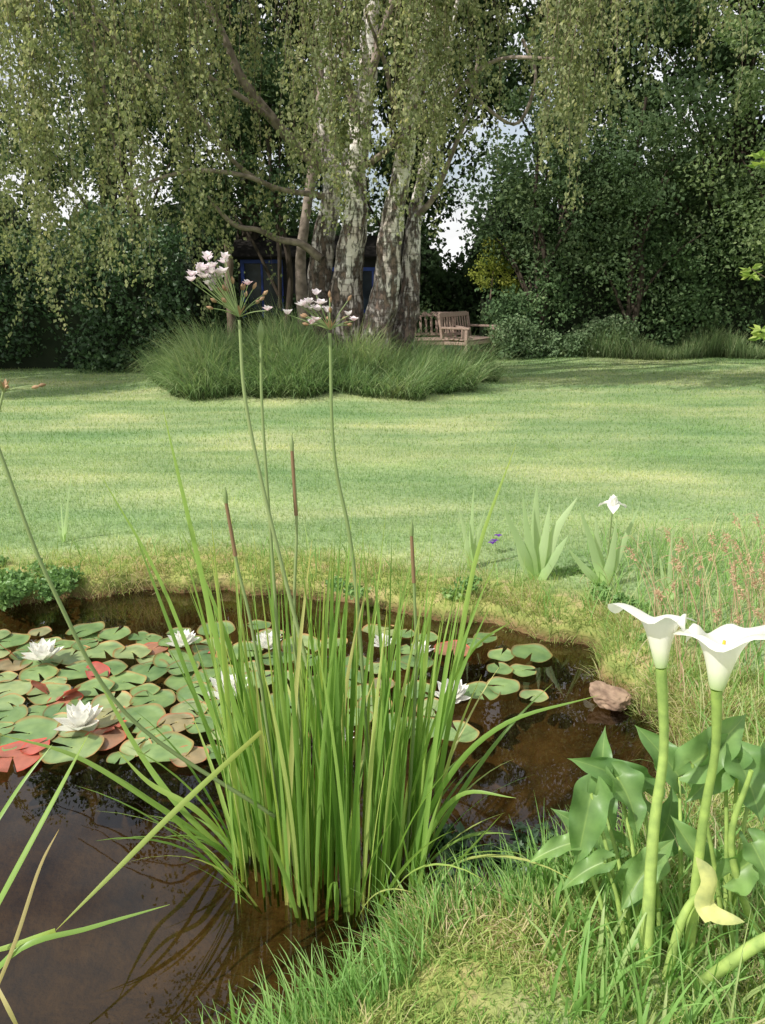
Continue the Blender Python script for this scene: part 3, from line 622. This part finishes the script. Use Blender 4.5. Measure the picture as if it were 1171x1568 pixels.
for l in([(480,1330,1.95),(452,1000,1.95),(454,800,1.95),(447,690,1.95)],[(440,1340,1.9),(392,1000,1.9),(362,860,1.9),(346,770,1.9)],[(620,1340,1.9),(636,1050,1.9),(634,900,1.9),(630,820,1.9)]):
    stem(l,.0045,.0035); q=[D(*v) for v in l]; tube(bd,[q[-1]+(q[-2]-q[-1])*.9,q[-1]],[.005,.0042],10,8,R=.05); tube(s,[q[-1],q[-1]+[0,0,.02],q[-1]+[0,0,.04]],[.005,.0055,.001],8,7)
s.obj('stems',STM,True,e); f.obj('flowers',PK,True,e); bd.obj('buds',BR,True,e)
# ---------- iris fans on the bank
IR=leafmat('iris_leaf',[(0,(.38,.52,.25)),(1,(.52,.64,.36))],.45,.4,.3,tstops=[(0,(1.3,1.3,1.1)),(.4,(1,1,1))])
def irisfan(px,py,tips,w,name='iris_plant',flower=None):
    e=empty(name); a=Acc(); b=G(px,py,-.02)
    for k,(tx,ty,mx_,my_) in enumerate(tips):
        yy=b[1]+rng.uniform(-.05,.05); ribbon(a,[b+[rng.normal(0,.008),rng.normal(0,.01),0],D((px+mx_)/2,(py+my_)/2,yy),D(mx_,my_,yy),D(tx,ty,yy)],w*rng.uniform(.8,1.1),16,None,(-.3+rng.normal(0,.2),-1,.35),.25,3.)
    a.obj('leaves',IR,True,e)
    if flower is not None:
        s_=Acc(); q=D(*flower[:2],b[1]-.03); tube(s_,[b,(b+q)/2,q],[.005,.004,.004],8,6); s_.obj('stem',STM,True,e)
        f_=Acc()
        for j in range(3): petal(f_,q,j*2.09+.3,.5,.085,.06,-1.3,rng.random(),8); petal(f_,q,j*2.09+1.3,1.1,.06,.045,.2,rng.random(),7)
        f_.obj('flower',flower[2],True,e)
PU=plain('purple_petal',(.16,.05,.35),.5)
irisfan(822,892,[(822,738,820,800),(885,760,852,810),(765,765,790,820),(800,755,808,820),(870,820,850,850),(790,830,800,860),(842,770,835,820)],.058)
irisfan(925,902,[(980,772,955,830),(885,770,905,830),(912,790,915,840),(945,790,937,850),(870,840,890,865)],.05,flower=(938,775,WH))
irisfan(720,875,[(725,745,722,810),(700,770,712,820),(745,775,732,820),(712,800,715,840)],.03)
irisfan(97,835,[(110,720,103,780),(92,755,95,800),(85,790,90,810)],.024)
irisfan(1025,925,[(1030,805,1026,860),(1010,850,1015,885),(1050,860,1040,890)],.024)
e=empty('violet_flower'); a=Acc(); q=D(757,828,4.35); b=np.array([q[0]+.02,4.35,0])
for o in([0,0,0],[.02,0,.03],[-.01,.02,-.02]):
    for j in range(4): petal(a,q+np.array(o),j*1.57,.2,.025,.022,-.3,.5,5)
a.obj('petals',PU,True,e); a=Acc(); tube(a,[b,q],[.002,.002],4,4); a.obj('stem',STM,True,e)
# ---------- arum lilies
ar=empty('arum_lily'); ST2=leafmat('arum_stem',[(0,(.34,.46,.14)),(1,(.4,.52,.18))],.25,.45,.3,tstops=[(0,(1.15,1.15,1.1)),(1,(.9,.95,.85))],var=30); AL=leafmat('arum_leaf',[(0,(.13,.25,.085)),(1,(.26,.40,.14))],.4,.4,.4,tstops=[(0,(1.45,1.3,1.25)),(.08,(1,1,1)),(1,(.92,1,1))],var=18)
s=Acc(); sp=Acc(); sd=Acc(); l=Acc()
def spathe(acc,o,axd,lip,H,R0,ext=1.,R=.5):
    axd=unit(np.array(axd,float)); lip=np.array(lip,float); lip=unit(lip-axd*(lip@axd)); sd_=np.cross(axd,lip)
    nu,nv=41,24; V=[];T=[]
    for v in np.linspace(0,1,nv):
        for u in np.linspace(-1,1,nu):
            ph=u*math.pi*1.05; lipf=max(0,math.cos(ph))
            r=R0*(.2+.42*v**.8+.56*v**3.2)*(1+ext*.8*lipf**2*v**4)*(1-.16*u*v); h=H*(v*(.84+.26*lipf)) - H*.17*v**8*(1+ .8*math.sin(ph*2.3)**2)
            r*=1+.1*math.sin(ph*4+1)*v**3; h+=H*.06*math.sin(ph*5)*v**5
            V.append(o+axd*h+lip*r*math.cos(ph)+sd_*r*math.sin(ph)*.92); T.append(v)
    ii=np.arange(nu*nv).reshape(nv,nu)
    acc.add(V,np.stack([ii[:-1,:-1],ii[:-1,1:],ii[1:,1:],ii[1:,:-1]],-1).reshape(-1,4),R,T)
SPM=leafmat('arum_spathe',[(0,(.86,.85,.78)),(1,(.9,.89,.84))],.4,.45,.3,tstops=[(0,(.62,.78,.4)),(.28,(.97,1,.9)),(.5,(1,1,1))],tint=(1,1,.92))
o1=D(1012,1022,1.5); tube(s,[G(988,1495,0)-[0,0,.02],D(1000,1280,1.49),D(1016,1150,1.5),o1],[.016,.012,.0095,.0115],30,10); spathe(sp,o1,(-.06,.26,1),(-.9,-.1,.2),.15,.056,.65)
o2=D(1097,1055,1.45); tube(s,[G(1050,1500,0),D(1075,1270,1.47),D(1095,1150,1.46),o2],[.012,.010,.0085,.0115],30,10); spathe(sp,o2,(.12,.18,1),(1,-.3,.2),.165,.066,1.4)
for o,ax_ in((o1,(-.06,.26,1)),(o2,(.12,.18,1))): 
    ax_=unit(np.array(ax_)); tube(sd,[o+ax_*.02,o+ax_*.06,o+ax_*.1],[.006,.006,.003],8,8)
tube(s,[G(1170,1470,0),D(1120,1300,1.5),D(1150,1180,1.5)],[.010,.008,.005],20,8)
tube(s,[G(1020,1500,0),D(1040,1420,1.42),D(1060,1380,1.42),D(1083,1368,1.4)],[.012,.010,.008,.007],20,8)
tube(s,[D(1260,1400,1.25),D(1170,1440,1.3),D(1110,1480,1.33),G(1060,1515,0)],[.012,.013,.013,.012],20,8)
YS=leafmat('old_spathe',[(0,(.75,.75,.32)),(1,(.8,.78,.4))],.4,.5,var=25)
ys=Acc(); ribbon(ys,[D(1090,1408,1.38),D(1078,1380,1.4),D(1085,1345,1.4),D(1065,1312,1.4)],.05,14,.5,(.3,-1,.2),.7,4.); ribbon(ys,[D(1075,1375,1.4),D(1095,1400,1.38),D(1140,1412,1.36)],.035,12,.5,(0,-1,.9),.6,4.)
ys.obj('faded_spathe',YS,True,ar)
def aleaf(base,tip,W,nrm,R,pet=None,wave=.5,droop=.2):
    base=np.array(base);tip=np.array(tip); ax=tip-base; L=np.linalg.norm(ax); ax/=L
    nrm=np.array(nrm,float); sd_=unit(np.cross(ax,nrm)); n_=np.cross(sd_,ax)
    nu,nv=15,28; V=[];T=[]; ph=rng.random()*6; sg=rng.normal(0,.16)
    for v in np.linspace(-.25,1,nv):
        vv=max(v,0); w=W*(1-vv)**.75*(.62+.5*vv) if v>=0 else W*.62*(1-(v/-.25)**2*.8)
        w*= (1-vv**8)
        for u in np.linspace(-1,1,nu):
            if v<0: uo=u*w+ np.sign(u)*abs(v)*W*.25
            else: uo=u*w
            cl=droop*L
            z=abs(u)**1.3*w*.6 - cl*(vv**2) + wave*w*math.sin(v*12+ph+u*1.5)*abs(u)**2*.85
            uo+=sg*L*vv**2
            vq=0*v if (v<0 and abs(u)<.3) else v
            V.append(base+ax*L*vq+sd_*uo+n_*z); T.append(abs(u))
    ii=np.arange(nu*nv).reshape(nv,nu)
    l.add(V,np.stack([ii[:-1,:-1],ii[:-1,1:],ii[1:,1:],ii[1:,:-1]],-1).reshape(-1,4),R,T)
    if pet is not None: tube(s,[pet,(np.array(pet)+base)/2+[0,0,.03],base],[.007,.005,.004],12,7)
pb=G(1000,1470,0); pb2=G(1110,1440,0)
A=lambda b1_,t1,W,n_,R,p_,y1,y2,**k: aleaf(D(*b1_,y1),D(*t1,y2),W*1.12,n_,R,p_,**k)
A((905,1215),(882,1330),.062,(-.2,-1,.5),.5,G(960,1460,0),1.62,1.55)
A((925,1240),(912,1118),.055,(-.6,-1,.3),.3,G(970,1450,0),1.7,1.75)
A((945,1190),(1000,1270),.06,(.2,-.7,1),.5,G(990,1450,0),1.68,1.6)
A((985,1215),(895,1140),.065,(.1,-.8,.7),.25,G(1000,1440,0),1.7,1.7)
A((1040,1190),(985,1110),.06,(-.2,-.8,.8),.35,G(1040,1440,0),1.72,1.75)
A((1060,1170),(1160,1100),.065,(.1,-.7,.7),.6,pb2,1.6,1.65)
A((1110,1150),(1072,1240),.065,(-.1,-1,.4),.5,pb2,1.62,1.55)
A((1130,1160),(1180,1260),.07,(.2,-1,.5),.4,pb2,1.6,1.5)
A((1150,1290),(1195,1370),.055,(.1,-.8,.7),.6,pb2,1.5,1.42)
A((880,1290),(805,1308),.032,(0,-.6,1),.8,G(940,1455,0),1.6,1.6)
A((925,1320),(850,1348),.034,(0,-.6,1),.7,G(960,1455,0),1.55,1.55)
A((960,1360),(1015,1270),.055,(-.2,-.9,.6),.7,G(985,1455,0),1.55,1.6)
A((1080,1330),(1030,1260),.055,(.1,-.8,.7),.6,G(1060,1450,0),1.6,1.62)
A((1120,1340),(1190,1290),.055,(.1,-.8,.7),.9,pb2,1.5,1.5)
A((940,1290),(845,1245),.045,(-.3,-.9,.6),.4,G(960,1450,0),1.75,1.78)
A((1150,1200),(1190,1120),.06,(-.1,-.9,.4),.8,pb2,1.7,1.72)
A((1000,1320),(940,1380),.05,(-.2,-.8,.7),.9,G(1010,1450,0),1.55,1.5)
A((1010,1290),(1050,1210),.055,(.2,-.9,.5),.2,G(1020,1450,0),1.75,1.78)
s.obj('stems',ST2,True,ar); l.obj('leaves',AL,True,ar); sp.obj('spathes',SPM,True,ar); sd.obj('spadices',YE,True,ar)
a=Acc(); n=620; q=np.stack([U(.35,.95,n),U(1.25,1.8,n)],-1); d=sdist(q[:,0],q[:,1]); q=q[d>.03]; n=len(q)
a.add(*blades(np.concatenate([q,np.zeros((n,1))-.02],1),U(.06,.26,n),U(.004,.014,n),U(0,6.28,n),U(0,.5,n),U(.1,1.2,n),S=6,fold=.3,rnd=U(0,.8,n)))
a.obj('bank_seedling_plants',SG,True)
a=Acc(); K=34; c=np.array([G(rng.uniform(670,850),rng.uniform(1270,1400),WL) for i in range(K)]); c[:,2]=WL+.0
k=sdist(c[:,0],c[:,1])<-.02; c=c[k]; cloud(a,c,.055,26,.034,flat=.35,droop=-.5,asp=.4)
a.obj('water_mint',leafmat('mint_leaves',[(0,(.04,.08,.045)),(1,(.12,.2,.1))],.15,.4))
bpy.ops.mesh.primitive_ico_sphere_add(subdivisions=5,radius=1); o=bpy.context.object; o.name='stone'; g_=G(935,1066,-.08)
for v in o.data.vertices:
    q=v.co.copy(); k=1+.35*noise.noise(q*1.1+Vector((3,1,0)))+.14*noise.noise(q*3.5); v.co=Vector((q.x*k*.078,q.y*k*.06,max(-.6,min(.5,q.z))*k*.045))
o.location=tuple(g_); o.rotation_euler=(.15,.2,-.4); o.data.materials.append(plain('stone',(.36,.25,.17),.9,(.2,.13,.09),22,.6))
# ---------- light
S=np.array([-.74,-.48,.92]); S=S/np.linalg.norm(S)
w=bpy.data.worlds.new('World'); sc.world=w; w.use_nodes=True; nt=w.node_tree; bg=nt.nodes['Background']
sky=nt.nodes.new('ShaderNodeTexSky'); sky.sky_type='NISHITA'; sky.sun_disc=False; sky.sun_elevation=math.asin(S[2]); sky.sun_rotation=math.atan2(S[0],S[1]); sky.dust_density=3; sky.air_density=1.; sky.ozone_density=1
tcn=nt.nodes.new('ShaderNodeTexCoord')
cl=noisen(nt,2.6,vec=tcn.outputs['Generated'],detail=5,sc3=(1,1,2.2),rough=.55)
cf=ramp(nt,cl,[(.36,(.15,.15,.15)),(.54,(.92,.92,.92))])
c=mixc(nt,cf,sky.outputs[0],(7.4,7.4,7.4))
nt.links.new(c,bg.inputs[0]); bg.inputs[1].default_value=.15
sl=bpy.data.lights.new('sun','SUN'); sl.energy=5; sl.angle=rad(.8); sl.color=(1,.96,.89); so=bpy.data.objects.new('sun',sl); sc.collection.objects.link(so)
so.rotation_euler=Vector(S).to_track_quat('Z','Y').to_euler()
cam=bpy.data.cameras.new('camera'); co=bpy.data.objects.new('camera',cam); sc.collection.objects.link(co); sc.camera=co
co.location=(0,0,1.5); co.rotation_euler=(rad(90-16),0,0); cam.sensor_fit='VERTICAL'; cam.sensor_height=24; cam.lens=12/(784/1230.); cam.clip_end=500; cam.clip_start=.05
sc.view_settings.view_transform='Standard'; sc.view_settings.look='None'; sc.view_settings.exposure=0
